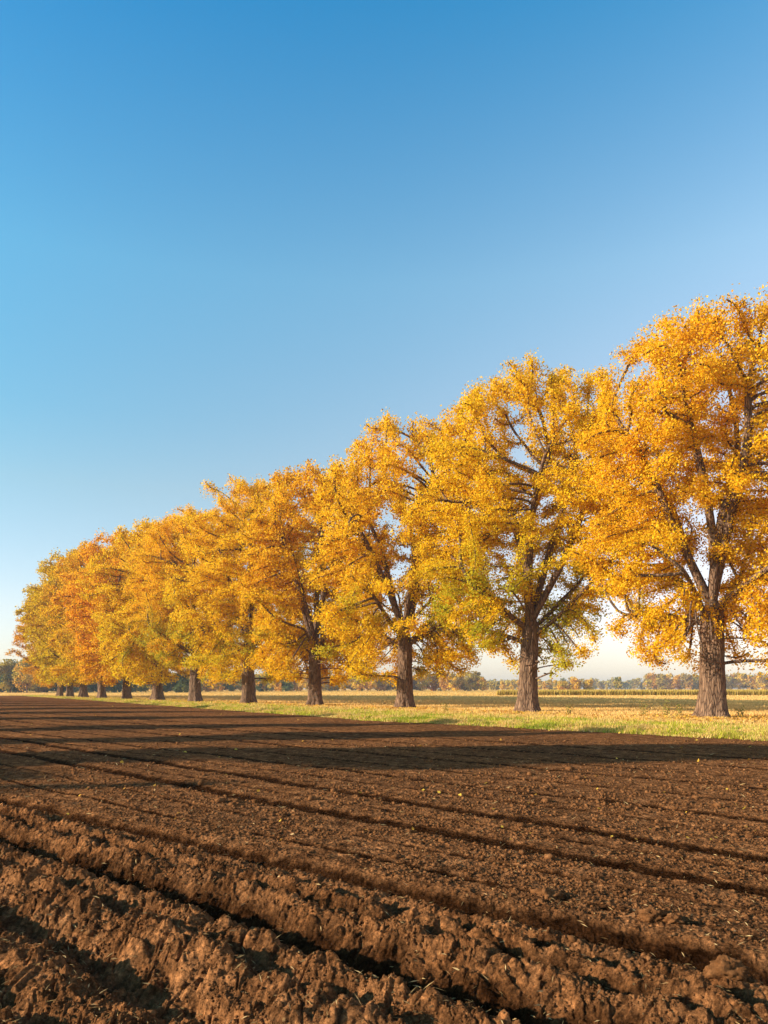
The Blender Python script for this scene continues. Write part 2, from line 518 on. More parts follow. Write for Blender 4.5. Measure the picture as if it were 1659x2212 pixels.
# ------------------------------------------------------------------ trees
def colonise(rng, H, prof, nclump, clump_r, trunk_top, leaders, top_fingers=True, boughs=()):
    """space-colonisation skeleton: nodes, parents, attractor clumps"""
    zs = np.array([p[0] for p in prof]) * H; rs = np.array([p[1] for p in prof])
    ph = rng.random(3) * 6.28
    def env(z, a):
        return np.interp(z, zs, rs) * (1 + .10 * np.sin(2 * a + ph[0]) + .08 * np.sin(3 * a + ph[1] + z * .5) + .05 * np.sin(5 * a + ph[2] - z))
    cl = []
    tries = 0
    while len(cl) < nclump and tries < 60000:
        tries += 1
        z = zs[0] + (H - zs[0]) * rng.random()
        a = rng.random() * 2 * PI
        e = env(z, a)
        if rng.random() > (e / rs.max()) ** 1.0: continue
        r = e * (rng.random() ** .42)
        cr = clump_r * rng.uniform(.7, 1.25) * (.75 if z > .82 * H else 1)
        r = min(r, max(e - cr * .35, 0.05))
        c = np.array([r * math.cos(a), r * math.sin(a), min(z, H - cr * .6)])
        if c[2] < trunk_top + .5 and r < .9: continue
        if H > 15 and c[2] < .26 * H and abs(c[0] * .92 - c[1] * .39) < 1.9 and c[1] * .92 + c[0] * .39 < 0 and rng.random() < .85: continue
        if .22 * H < c[2] < .76 * H and abs(c[0] * .92 - c[1] * .39) < 2.1 and rng.random() < (.86 if c[1] * .92 + c[0] * .39 < 0 else .4): continue
        ok = True
        for q, qr in cl:
            if np.sum((q - c) ** 2) < (.62 * (qr + cr) * .8) ** 2: ok = False; break
        if ok: cl.append((c, cr))
    att = []
    own = []
    for k, (c, cr) in enumerate(cl):
        m = int(13 * (cr / clump_r) ** 2) + 3
        p = rng.normal(size=(m, 3)); p /= np.linalg.norm(p, axis=1)[:, None]
        p *= (rng.random((m, 1)) ** .5)
        sc = np.array([1.1, 1.1, .72])
        topness = (c[2] / H - .8) / .2
        if top_fingers and topness > 0: sc = np.array([.85, .85, 1.2])
        att.append(c + p * sc * cr); own += [k] * m
    att = np.concatenate(att)
    # skeleton seeds: trunk then leaders that fan upward
    nodes = [np.array([0, 0, 0.])]; par = [-1]
    step = .42
    bend = rng.uniform(-.25, .25, 2)
    z = 0
    while z < trunk_top:
        z += step
        f = z / trunk_top
        nodes.append(np.array([bend[0] * f * f, bend[1] * f * f, z])); par.append(len(nodes) - 2)
    tip = len(nodes) - 1
    trunk_n = len(nodes)
    for (start_f, az, incl, length, curve) in leaders:
        k0 = int(start_f * tip) if start_f <= 1 else tip
        cur = k0
        d = np.array([math.cos(az) * math.sin(incl), math.sin(az) * math.sin(incl), math.cos(incl)])
        L = 0
        while L < length:
            d = d + np.array([0, 0, curve]) * .05 + rng.normal(size=3) * .045
            d /= np.linalg.norm(d)
            nodes.append(nodes[cur] + d * step); par.append(cur); cur = len(nodes) - 1
            L += step
    # colonise
    N = np.array(nodes)
    D2 = ((att[:, None, :] - N[None]) ** 2).sum(-1)
    near = D2.argmin(1); nd = D2.min(1)
    alive = np.ones(len(att), bool)
    kill = .62 ** 2
    P = list(par)
    Nl = [N]; count = len(N)
    allN = N
    for it in range(90):
        if not alive.any() or count > 9000: break
        ids = near[alive]; vec = att[alive] - allN[ids]
        ln = np.linalg.norm(vec, axis=1)[:, None] + 1e-6
        u, inv = np.unique(ids, return_inverse=True)
        acc = np.zeros((len(u), 3)); np.add.at(acc, inv, vec / ln)
        acc += rng.normal(size=acc.shape) * .18
        acc /= np.linalg.norm(acc, axis=1)[:, None] + 1e-6
        # keep growth smooth: blend with the direction the parent was already going
        pa = np.array(P)[u]
        pd = allN[u] - allN[np.maximum(pa, 0)]
        pl = np.linalg.norm(pd, axis=1)[:, None] + 1e-6
        acc = acc + .55 * pd / pl
        acc /= np.linalg.norm(acc, axis=1)[:, None] + 1e-6
        new = allN[u] + acc * step
        P += list(u)
        dd = ((att[:, None, :] - new[None]) ** 2).sum(-1)
        j = dd.argmin(1); dm = dd.min(1)
        better = dm < nd
        near[better] = j[better] + count; nd[better] = dm[better]
        allN = np.concatenate([allN, new]); count = len(allN)
        alive &= nd > kill
    return allN, np.array(P), cl, trunk_n

def radii(N, P, r_base, r_tip=.010, expo=2.25):
    n = len(N)
    acc = np.zeros(n); kids = np.zeros(n, int)
    for i in range(1, n): kids[P[i]] += 1
    for i in range(n - 1, 0, -1):
        if kids[i] == 0: acc[i] = 1.0
        acc[P[i]] += acc[i]
    r = (acc) ** (1 / expo)
    r = r / r[0] * r_base
    return np.maximum(r, r_tip), kids

def tubes(N, P, r, rmin=0.0):
    """loft tubes along chains, following the thickest child"""
    n = len(N)
    ch = [[] for _ in range(n)]
    for i in range(1, n): ch[P[i]].append(i)
    V = []; F = []; base = 0
    stack = [(0, None)]
    while stack:
        start, par = stack.pop()
        chain = [start] if par is None else [par, start]
        cur = start
        while ch[cur]:
            ks = sorted(ch[cur], key=lambda q: -r[q])
            for q in ks[1:]: stack.append((q, cur))
            cur = ks[0]; chain.append(cur)
        if len(chain) < 2: continue
        rad = [r[q] for q in chain]
        if par is not None: rad[0] = min(r[par] * .8, rad[1] * 1.25)
        if max(rad[1:]) < rmin: continue
        pts = np.array([N[q] for q in chain])
        if len(pts) > 3:
            sm = pts.copy(); sm[1:-1] = pts[1:-1] * .5 + (pts[:-2] + pts[2:]) * .25
            sm[:2] = pts[:2]; pts = sm
        sides = 18 if max(rad) > .3 else 8 if max(rad) > .08 else 5 if max(rad) > .03 else 3
        tan = np.gradient(pts, axis=0); tan /= np.linalg.norm(tan, axis=1)[:, None] + 1e-9
        ref = np.array([1, 0, 0]) if abs(tan[0][0]) < .8 else np.array([0, 1, 0])
        up = np.cross(tan, ref); up /= np.linalg.norm(up, axis=1)[:, None] + 1e-9
        si = np.cross(tan, up)
        a = np.arange(sides) * 2 * PI / sides
        rr = np.array(rad)[:, None]
        ring = pts[:, None, :] + up[:, None, :] * (np.cos(a)[None, :, None] * rr[..., None]) + si[:, None, :] * (np.sin(a)[None, :, None] * rr[..., None])
        m = len(pts)
        idx = np.arange(m * sides).reshape(m, sides) + base
        f = np.stack([idx[:-1], np.roll(idx[:-1], -1, 1), np.roll(idx[1:], -1, 1), idx[1:]], -1).reshape(-1, 4)
        V.append(ring.reshape(-1, 3)); F.append(f); base += m * sides
    return np.concatenate(V), np.concatenate(F)

def trunk_mesh(rng, H, top, r0, bend_pts):
    """stout fluted trunk with a root flare, up to the fork"""
    rows = 90; sides = 72
    z = np.linspace(-.25, top, rows)
    a = np.linspace(0, 2 * PI, sides, endpoint=False)
    Z, A = np.meshgrid(z, a, indexing='ij')
    ph = rng.random(4) * 6.28
    zz = np.clip(Z, 0, None)
    flare = 1 + .34 * np.exp(-zz / .42) + .10 * np.exp(-zz / 1.6)
    lobes = 1 + (.05 * np.sin(3 * A + ph[0]) + .05 * np.sin(5 * A + ph[1] + zz * .15) + .03 * np.sin(8 * A + ph[2])) * (.5 + 2.2 * np.exp(-zz / .6))
    taper = 1 - .14 * zz / top
    rid = .022 * np.abs(np.sin(A * 13 + 1.6 * fbm(A * 2.5, Z * .8, 9, 3) * 3 + ph[3])) + .03 * fbm(np.cos(A) * 3 + 9, Z * 1.2 + np.sin(A) * 3, 10, 3)
    RR = r0 * flare * lobes * taper + rid - .02
    bx = np.interp(Z, bend_pts[:, 2], bend_pts[:, 0]); by = np.interp(Z, bend_pts[:, 2], bend_pts[:, 1])
    V = np.stack([bx + RR * np.cos(A), by + RR * np.sin(A), Z], -1).reshape(-1, 3)
    idx = np.arange(rows * sides).reshape(rows, sides)
    F = np.stack([idx[:-1], np.roll(idx[:-1], -1, 1), np.roll(idx[1:], -1, 1), idx[1:]], -1).reshape(-1, 4)
    return V, F

def leaf_cloud(rng, C, size, upbias=.35, outward=None):
    """folded rhombic leaves at centres C; returns V,F"""
    n = len(C)
    d = rng.normal(size=(n, 3)); d[:, 2] -= .25
    d /= np.linalg.norm(d, axis=1)[:, None]
    nr = rng.normal(size=(n, 3)); nr[:, 2] += upbias
    if outward is not None: nr += outward * .6
    side = np.cross(d, nr); side /= np.linalg.norm(side, axis=1)[:, None] + 1e-9
    nn = np.cross(side, d)
    s = (size * rng.uniform(.5, 1.45, n))[:, None]
    V = np.empty((n, 4, 3))
    V[:, 0] = C - d * s * .5
    V[:, 1] = C + side * s * .42 + nn * s * .12
    V[:, 2] = C + d * s * .5
    V[:, 3] = C - side * s * .42 + nn * s * .12
    i = np.arange(n) * 4
    F = np.concatenate([np.stack([i, i + 1, i + 2], 1), np.stack([i, i + 2, i + 3], 1)])
    return V.reshape(-1, 3), F

YEL = np.array([.93, .61, .018]); ORA = np.array([.90, .46, .016]); DOR = np.array([.72, .36, .02])
GRN = np.array([.46, .46, .03]); PAL = np.array([.95, .70, .05])
def leaf_colours(rng, C, H, clid, ncl, green_low=.5, orange=.35):
    n = len(C)
    cr = rng.random(ncl)[clid]; cg = rng.random(ncl)[clid]
    z = C[:, 2] / H
    sp = .5 + .7 * (fbm(C[:, 0] * .28 + 7, C[:, 2] * .28 + C[:, 1] * .2, 501, 2))
    o = np.clip(orange * (.2 + 1.1 * cr) + .5 * (sp - .5) + .25 * (z - .55), 0, 1)
    g = np.clip((cg - (1 - green_low)) * 2.2, 0, 1) * np.clip((.55 - z) / .25, 0, 1)
    jit = rng.random(n)
    col = YEL * (1 - o[:, None]) + ORA * o[:, None]
    gg = np.clip(g * 1.1 + .25 * (jit - .5) * (g > 0), 0, 1)[:, None] * .85
    col = col * (1 - gg) + GRN * gg
    dk = (rng.random(n) < .12)[:, None]
    col = np.where(dk, DOR, col)
    pl = (rng.random(n) < .04)[:, None] & (gg < .3)
    col = np.where(pl, PAL, col)
    return col * (.81 + .25 * rng.random(n))[:, None]

PROF = [(.12, 1.6), (.145, 3.3), (.20, 3.7), (.27, 4.0), (.34, 4.9), (.40, 6.0), (.58, 6.5), (.72, 6.4), (.84, 5.4), (.92, 4.3), (.97, 3.0), (1.0, 1.8)]
PROF_LOW = [(.105, 1.8), (.125, 3.8), (.17, 5.0), (.24, 5.6), (.40, 6.1), (.58, 6.5), (.72, 6.4), (.84, 5.4), (.92, 4.3), (.97, 3.0), (1.0, 1.8)]
def make_tree_meshes(seed, H, prof, n_leaf, leaf_size, nclump=250, clump_r=1.12, trunk_top=5.4, r0=.60, leaders=None,
                     green_low=.35, orange=.35, rmin=.012, bare=4.5):
    rng = np.random.default_rng(seed)
    if leaders is None:
        leaders = []
        k = 5
        a0 = rng.random() * 6.28
        for q in range(k):
            leaders.append((1, a0 + q * 2 * PI / k + rng.uniform(-.3, .3), R(rng.uniform(10, 27)), H * rng.uniform(.42, .56), .30))
        for q in range(6):
            leaders.append((rng.uniform(.82, 1.0), a0 + 1 + q * 2 * PI / 6, R(rng.uniform(45, 68)), rng.uniform(3.6, 5.5), (.5, -.5)[q % 2]))
    N, P, cl, tn = colonise(rng, H, prof, nclump, clump_r, trunk_top, leaders)
    r, kids = radii(N, P, r0 * .84, .012, 2.5)
    V1, F1 = tubes(N[:], P, r, rmin)
    V2, F2 = trunk_mesh(rng, H, trunk_top * 1.02, r0, N[:tn])
    Vt = np.concatenate([V1, V2]); Ft = np.concatenate([F1, F2 + len(V1)])
    # leaves on the twigs
    tw = np.where((r < .06) & (N[:, 2] > 1.5))[0]
    cent = np.array([c for c, _ in cl])
    k = rng.choice(tw, n_leaf)
    f = rng.random((n_leaf, 1))
    base = N[k] * f + N[P[k]] * (1 - f)
    C = base + rng.normal(size=(n_leaf, 3)) * np.array([.20, .20, .17])
    # fill the clumps themselves a little, so the crown closes
    m = n_leaf // 3
    ci = rng.integers(0, len(cl), m)
    p = rng.normal(size=(m, 3)); p /= np.linalg.norm(p, axis=1)[:, None]; p *= rng.random((m, 1)) ** .4
    crr = np.array([c[1] for c in cl])[ci][:, None]
    topn = (cent[ci][:, 2] / H > .8)[:, None]
    scl = np.where(topn, np.array([.85, .85, 1.15]), np.array([1.1, 1.1, .7]))
    C = np.concatenate([C, cent[ci] + p * scl * crr])
    # the lower trunk stays bare
    if H > 15:
        rr = np.hypot(C[:, 0], C[:, 1])
        lat = C[:, 0] * .92 - C[:, 1] * .39; dep = C[:, 1] * .92 + C[:, 0] * .39
        lim = bare + .7 * np.sin(C[:, 0] * 2.1 + seed) + .5 * np.sin(C[:, 0] * 5.3)
        C = C[~(((C[:, 2] < lim) & (rr < 1.6)) | ((C[:, 2] < lim + .3) & (np.abs(lat) < 1.25) & (dep < 0)))]
    # nearest clump for colour
    clid = np.empty(len(C), int)
    for s in range(0, len(C), 20000):
        clid[s:s + 20000] = ((C[s:s + 20000, None, :] - cent[None]) ** 2).sum(-1).argmin(1)
    out = C - cent[clid]; out /= np.linalg.norm(out, axis=1)[:, None] + 1e-6
    Vl, Fl = leaf_cloud(rng, C, leaf_size, .3, out)
    col = leaf_colours(rng, C, H, clid, len(cl), green_low, orange)
    return (Vt, Ft), (Vl, Fl, np.repeat(col, 4, 0))

def tree_object(name, data, loc, label, cat='tree', group=None, tint=(1, 1, 1), rz=0, sc=1.0):
    (Vt, Ft), (Vl, Fl, col) = data
    root = empty(name, loc, rz)
    tag(root, label, cat, group)
    t = mesh_np('trunk', Vt, Ft, M_BARK, root, smooth=True)
    c = mesh_np('crown', Vl, Fl, M_LEAF, root, colattr=col)
    c.color = (*tint, 1)
    root.scale = (sc, sc, sc) if not isinstance(sc, tuple) else sc
    return root

def copy_tree(src, loc, rz, sc, label, tint, group=None, cat=None):
    r = src.copy(); COL.objects.link(r)
    r.location = loc; r.rotation_euler = (0, 0, rz)
    r.scale = (sc, sc, sc) if not isinstance(sc, tuple) else sc
    r['label'] = label
    if group: r['group'] = group
    if cat: r['category'] = cat
    for ch in list(src.children):
        c = ch.copy(); COL.objects.link(c); c.parent = r
        if ch.name.startswith('crown'): c.color = (*tint, 1)
    return r

#        x     height  tint                label
ROW = [
    (1540, 21.3, (1.0, .95, 1.0), 'tall golden orange tree at the right edge, nearest of the row'),
    (1140, 21.9, (.97, .97, .85), 'yellow tree second from the right, with greenish lower boughs'),
    (874, 22.2, (1.0, .98, 1.0), 'golden tree third from the right in the row, sky showing low beside it'),
    (680, 21.4, (.93, .86, .9), 'amber tree fourth from the right, its top just under its right neighbour'),
    (537, 22.9, (1.0, .99, 1.0), 'yellow tree fifth from the right with a rounded orange tipped top'),
    (421, 22.3, (1.0, .93, .9), 'golden tree sixth from the right whose trunk forks low'),
    (341, 22.6, (.96, 1.0, .9), 'yellow green tree seventh from the right, sixth from the left end'),
    (273, 23.0, (.96, .79, .8), 'rust orange tree fifth from the left end of the row'),
    (220, 22.3, (.90, .86, .8), 'amber tree fourth from the left end of the row'),
    (180, 23.6, (.78, .84, .8), 'olive yellow tree third from the left end of the row'),
    (151, 22.6, (.78, .78, .8), 'olive gold tree second from the left end of the row'),
    (130, 19.4, (.84, .68, .8), 'brownish orange tree at the far left end of the row'),
]
HF = [.92, .955, .945, .935, .955, .95, .97, .98, 1, 1, 1, 1]
def build_row():
    protos = []
    specs = [(11, .28, .22, 205000), (23, .62, .08, 165000), (37, .40, .12, 125000), (58, .30, .22, 92000), (71, .30, .24, 68000)]
    G = 'autumn trees in a row along the field edge'
    for i, (x, H, tint, label) in enumerate(ROW):
        H = H * HF[i]
        off = 66 / (1 + .252 * i)
        X, Y = gp(x, off)
        w = (X - edge_x(np.array([Y]))[0]) / 1.25
        z = float(verge_z(np.array([w]), np.array([X]), np.array([Y]))[0]) - .03
        face = .415 - math.atan2(X, Y)
        if i < 5:
            sd, gl, og, nl = specs[i]
            Hm = H if i < 4 else 21.0
            data = make_tree_meshes(sd, Hm, PROF if i < 2 else PROF_LOW, nl, (.100, .113, .132, .162, .185)[i], green_low=gl, orange=og,
                                    rmin=(.011, .013, .016, .02, .022)[i], r0=(.60, .59, .58, .56, .46)[i], trunk_top=(5.4, 5.2, 5.2, 5.0, 4.2)[i],
                                    bare=(4.6, 4.3, 4.6, 4.4, 3.0)[i])
            if i == 4:
                # slimmer, lower boughed kind for the far end of the row; the fifth tree itself copies the third
                slim = (data, Hm)
            else:
                t = tree_object('autumn_tree', data, (X, Y, z), label, 'tree', G, tint, face)
                protos.append((t, H))
        if 4 <= i < 7:
            t0, H0 = protos[(2, 1, 3)[i - 4]]
            s = H / H0
            copy_tree(t0, (X, Y, z), face + (.35, -.3, .3)[i - 4], ((-1, 1, -1)[i - 4] * s * 1.05, s * 1.05, s), label, tint, G)
        elif i == 7:
            s = H / slim[1]
            first_slim = tree_object('autumn_tree', slim[0], (X, Y, z), label, 'tree', G, tint, face, (s * 1.08, s * 1.08, s))
        elif i > 7:
            s = H / slim[1]
            copy_tree(first_slim, (X, Y, z), face + (.5, -.4, 1.4, -.9)[i - 8], ((-1, 1, -1, 1)[i - 8] * s * (1.08 if i < 11 else 1.22), s * 1.08, s), label, tint, G)
    return protos

# ------------------------------------------------------------------ far trees, low detail
def far_tree_data(seed, H=12.0, Rr=5.0, n=2600, size=.62, base=.08, cols=None, rod=.2):
    rng = np.random.default_rng(seed)
    k = 26
    th = rng.random(k) * 2 * PI; zz = rng.random(k)
    e = np.sin(PI * np.clip(.12 + .80 * zz, 0, 1)) ** .6
    cen = np.stack([np.cos(th) * Rr * .62 * e * rng.random(k) ** .5, np.sin(th) * Rr * .62 * e * rng.random(k) ** .5, H * (base + .12 + (.78 - base) * zz)], 1)
    cr = rng.uniform(.24, .42, k) * Rr
    ci = rng.integers(0, k, n)
    p = rng.normal(size=(n, 3)); p /= np.linalg.norm(p, axis=1)[:, None]; p *= rng.random((n, 1)) ** .3
    C = cen[ci] + p * cr[ci][:, None] * np.array([1, 1, .9])
    C[:, 2] = np.clip(C[:, 2], .15, H)
    V, F = leaf_cloud(rng, C, size, .3, p)
    c = np.array(cols)[rng.integers(0, len(cols), k)][ci] * (.75 + .5 * rng.random(n))[:, None]
    # trunk
    a = np.arange(6) * PI / 3
    ring = np.stack([np.cos(a), np.sin(a), 0 * a], 1)
    Vt = np.concatenate([ring * .32 + [0, 0, -.2], ring * .22 + [0, 0, H * .4], ring * .05 + [0, 0, H * .85]])
    idx = np.arange(18).reshape(3, 6)
    Ft = np.stack([idx[:-1], np.roll(idx[:-1], -1, 1), np.roll(idx[1:], -1, 1), idx[1:]], -1).reshape(-1, 4)
    return (Vt, Ft), (V, F, np.repeat(c, 4, 0))

def wood(name, seed, pts, Hs, n, size, cols, label, tint=(1, 1, 1)):
    """a far wood that reads as one mass"""
    rng = np.random.default_rng(seed)
    Vs, Fs, Cs = [], [], []; b = 0
    for (x, y), H in zip(pts, Hs):
        _, (V, F, c) = far_tree_data(int(rng.integers(1e9)), H, H * rng.uniform(.36, .5), n, size, .0, [cols[int(rng.integers(len(cols)))], cols[int(rng.integers(len(cols)))]])
        V = V + np.array([x, y, 0])
        Vs.append(V); Fs.append(F + b); Cs.append(c); b += len(V)
    o = mesh_np(name, np.concatenate(Vs), np.concatenate(Fs), M_LEAF, colattr=np.concatenate(Cs))
    o.color = (*tint, 1)
    tag(o, label, 'wood', kind='stuff')
    return o

DG = (.09, .12, .035); MG = (.26, .26, .05); OG = (.52, .39, .06); OR = (.66, .37, .05); YE = (.78, .52, .06); BR = (.38, .26, .06)
def build_far():
    rng = np.random.default_rng(99)
    # left group, near enough to tell crowns apart
    spec = [(-34, 12.5, (MG, OG, BR), 'dark green and rusty tree at the far left edge behind the field'),
            (22, 11.5, (BR, OG, DG), 'bare topped brownish tree, second from the left in the far group'),
            (58, 12.2, (OR, OG, MG), 'orange topped bushy tree just left of the row behind the field'),
            (96, 11.0, (MG, OR, BR), 'dark rusty tree partly hidden by the left end of the row')]
    for k, (x, H, cols, label) in enumerate(spec):
        Y = 250 + 6 * (k % 2); X = (x - CX) / FPX * Y
        tree_object('distant_tree', far_tree_data(700 + k, H, 5.6, 3600, .55, .02, cols), (X, Y, 0), label, 'tree', 'distant trees behind the left end of the row')
    xs = np.linspace(-150, 112, 22)
    pts = [((x - CX) / FPX * (275 + dy), 275 + dy) for x, dy in zip(xs, rng.uniform(0, 18, 22))]
    wood('far_wood', 12, pts, 12.2 + rng.uniform(-1.8, 1.0, 22), 1500, .8, (DG, MG, DG, BR, OR), 'dark green wood with rusty tops closing the view on the far left')
    # hedge under them
    pts = [((x - CX) / FPX * 262, 262 + rng.uniform(-6, 8)) for x in np.linspace(-160, 420, 50)]
    wood('far_hedge', 3, pts, rng.uniform(4.5, 8.0, 50), 520, .8, (DG, DG, MG), 'dark green hedge closing the stubble field on the left')
    # wood behind the middle of the row
    xs = np.linspace(380, 1040, 70)
    pts = [((x - CX) / FPX * (400 + dy), 400 + dy) for x, dy in zip(xs, rng.uniform(0, 40, 70))]
    wood('far_wood', 4, pts, 12.2 + rng.uniform(-2.2, 1.6, 70) - .0022 * xs, 800, 1.0, (OG, YE, YE, BR, OR), 'yellow brown wood across the field behind the middle trunks')
    xs = np.linspace(60, 620, 40)
    pts = [((x - CX) / FPX * (330 + dy), 330 + dy) for x, dy in zip(xs, rng.uniform(0, 30, 40))]
    wood('far_wood', 6, pts, rng.uniform(7.0, 10.5, 40), 700, 1.0, (MG, OG, DG, OR), 'dark mixed wood seen between the trunks on the left')
    # pale distance on the right
    xs = np.linspace(960, 1420, 60)
    pts = [((x - CX) / FPX * (900 + dy), 900 + dy) for x, dy in zip(xs, rng.uniform(0, 60, 60))]
    wood('far_wood', 7, pts, rng.uniform(10.0, 15, 60), 260, 2.2, (MG, BR, OG), 'low hazy blue wood on the horizon between the two right trees')
    xs = np.linspace(1040, 1210, 16)
    pts = [((x - CX) / FPX * (600 + dy), 600 + dy) for x, dy in zip(xs, rng.uniform(0, 20, 16))]
    wood('far_wood', 8, pts, rng.uniform(7.5, 9.5, 16), 420, 1.3, (YE, OG, YE), 'pale yellow tree belt left of the second trunk')
    xs = np.linspace(1400, 1900, 64)
    pts = [((x - CX) / FPX * (640 + dy), 640 + dy) for x, dy in zip(xs, rng.uniform(0, 50, 64))]
    wood('far_wood', 9, pts, 14 + rng.uniform(-1.5, 2.0, 64), 420, 1.6, (OG, YE, BR, OR), 'long brown gold wood on the horizon at the right edge')
    # lone tree and bushes
    Y = 520
    tree_object('distant_tree', far_tree_data(801, 10.0, 4.2, 1500, .9, .1, (MG, OG)), ((1335 - CX) / FPX * Y, Y, 0),
                'lone grey green tree standing above the far wood', 'tree')
    for k, (x, H, lab) in enumerate([(1240, 8.0, 'taller round yellow bush in the far field'), (1272, 6.3, 'lower orange bush beside the taller one in the far field'),
                                     (1217, 5.4, 'smallest golden bush left of the taller far bush')]):
        Y = 420
        tree_object('distant_bush', far_tree_data(820 + k, H, 5.4 - k * .4, 1300, .85, 0, (YE, OR, OG)), ((x - CX) / FPX * Y, Y + k, 0), lab, 'bush', 'bushes in the far field')

# ------------------------------------------------------------------ unseen row added left of the view to cast shadow bands on the field
SUN_EL, SUN_DIR = 18.0, np.array([.976, .215])     # light travels to the right and slightly away
def build_shadow_row():
    prof = [(.10, 1.1), (.2, 1.9), (.35, 2.3), (.55, 2.3), (.75, 1.9), (.9, 1.3), (1.0, .6)]
    data = make_tree_meshes(77, 17.0, prof, 70000, .26, nclump=60, clump_r=.8, trunk_top=1.6, r0=.26, rmin=.02,
                            leaders=[(1, .3, R(8), 6, .3), (1, 2.4, R(16), 4, .3), (1, 4.5, R(16), 4, .3)])
    # where each shadow band crosses X = 0, its width scale
    bands = [(12.4, .36, .72), (16.6, 1.3, 1.0), (24.6, .85, 1.0), (31.5, .85, 1.0), (41.0, .95, 1.0), (51.5, 1.0, 1.0),
             (62, 1.15, 1.0), (73, 1.2, 1), (84, 1.2, 1), (96, 1.3, 1), (108, 1.3, 1), (121, 1.3, 1)]
    G = 'unseen slender yellow trees added left of the view to cast shadow bands'
    first = None
    for k, (yb, ws, hs) in enumerate(bands):
        # the shadow should end close to the edge of the ploughed soil
        ye = yb
        for _ in range(20): xe = float(edge_x(np.array([ye]))[0]); ye = yb + .22 * xe
        L = 17.0 * hs / math.tan(R(SUN_EL))
        x0 = xe - L * .976 + (2.0 if k else -19.0)
        y0 = yb + .22 * x0
        loc = (x0, y0, -.3)
        lab = 'unseen slender yellow tree added beyond the left side to cast a shadow band'
        if first is None:
            first = tree_object('shadow_caster_tree', data, loc, lab, 'tree', G, (1, 1, 1), k * 1.0, (ws, ws, hs))
        else:
            copy_tree(first, loc, k * 1.7, (ws, ws, hs), lab, (1, 1, 1), G)

# ------------------------------------------------------------------ small things on the soil
def octa(rng, n):
    """n irregular low lumps, unit size -> (n,14,3) verts, faces"""
    base = np.array([[1, 0, 0], [-1, 0, 0], [0, 1, 0], [0, -1, 0], [0, 0, 1], [0, 0, -1]] +
                    [[.62 * a, .62 * b, .62 * c] for a in (-1, 1) for b in (-1, 1) for c in (-1, 1)], float)
    faces = []
    ax = base[:6]; co = base[6:]
    for ci in range(8):
        s = np.sign(co[ci])
        xi = 0 if s[0] > 0 else 1; yi = 2 if s[1] > 0 else 3; zi = 4 if s[2] > 0 else 5
        for a, b in ((xi, yi), (yi, zi), (zi, xi)):
            f = [a, b, 6 + ci]
            q = base[f]; nrm = np.cross(q[1] - q[0], q[2] - q[0])
            if np.dot(nrm, q.mean(0)) < 0: f = f[::-1]
            faces.append(f)
    V = base[None] * rng.uniform(.65, 1.2, (n, 14, 1))
    return V, np.array(faces)

def build_crumbs():
    rng = np.random.default_rng(8)
    n = 120000
    off = 110 + (1000 - 110) * rng.random(n) ** 1.15
    Y = FPX * CAMH / off
    X = (rng.random(n) * 1.4 - .7) * Y
    dens = np.clip(fbm(X * 1.2, Y * 1.2, 66, 3) + .6, .1, 1)
    k = (rng.random(n) < dens) & (furrow_shade(X, Y) < .3)
    X, Y = X[k], Y[k]; n = len(X)
    size = (.0035 + .010 * rng.random(n) ** 3) * np.clip(Y / 4, .8, 2.6)
    size[rng.random(n) < .012] *= 2.3
    Z = soil_h(X, Y)
    V, F = octa(rng, n)
    a = rng.uniform(0, 2 * PI, n); ca, sa = np.cos(a)[:, None], np.sin(a)[:, None]
    V = V * np.array([1.15, .85, .7]) * size[:, None, None]
    x = V[..., 0] * ca - V[..., 1] * sa; y = V[..., 0] * sa + V[..., 1] * ca
    V = np.stack([x + X[:, None], y + Y[:, None], V[..., 2] + (Z + size * .25)[:, None]], -1)
    FF = (F[None] + (np.arange(n) * 14)[:, None, None]).reshape(-1, 3)
    o = mesh_np('soil_crumbs', V.reshape(-1, 3), FF, M_CLOD, smooth=False)
    tag(o, 'loose crumbs of brown soil strewn over the ploughed furrows', 'soil', kind='stuff')

def flat_bits(name, n, rng, lens, wids, cols, offr, label, cat, zup=.008, power=1.0, sel=None):
    off = offr[0] + (offr[1] - offr[0]) * rng.random(n) ** power
    Y = FPX * CAMH / off; X = (rng.random(n) * 1.4 - .7) * Y
    k = X < edge_x(Y) - .2
    if sel is not None: k &= sel(X, Y, rng)
    X, Y = X[k], Y[k]; n = len(X)
    Z = soil_h(X, Y) + zup
    L = rng.uniform(*lens, n) * np.clip(Y / 6, 1, 3) / 2; Wd = rng.uniform(*wids, n) * np.clip(Y / 5, 1, 4) / 2
    a = rng.uniform(0, 2 * PI, n); tilt = rng.normal(size=n) * .35
    d = np.stack([np.cos(a), np.sin(a), tilt], 1); s = np.stack([-np.sin(a), np.cos(a), rng.normal(size=n) * .5], 1)
    C = np.stack([X, Y, Z], 1)
    V = np.empty((n, 4, 3))
    V[:, 0] = C - d * L[:, None]; V[:, 1] = C + s * Wd[:, None] + [0, 0, .004]; V[:, 2] = C + d * L[:, None]; V[:, 3] = C - s * Wd[:, None]
    i = np.arange(n) * 4
    F = np.concatenate([np.stack([i, i + 1, i + 2], 1), np.stack([i, i + 2, i + 3], 1)])
    c = np.array(cols)[rng.integers(0, len(cols), n)] * rng.uniform(.7, 1.2, (n, 1))
    o = mesh_np(name, V.reshape(-1, 3), F, M_BLADE, colattr=np.repeat(c, 4, 0))
    tag(o, label, cat, kind='stuff')

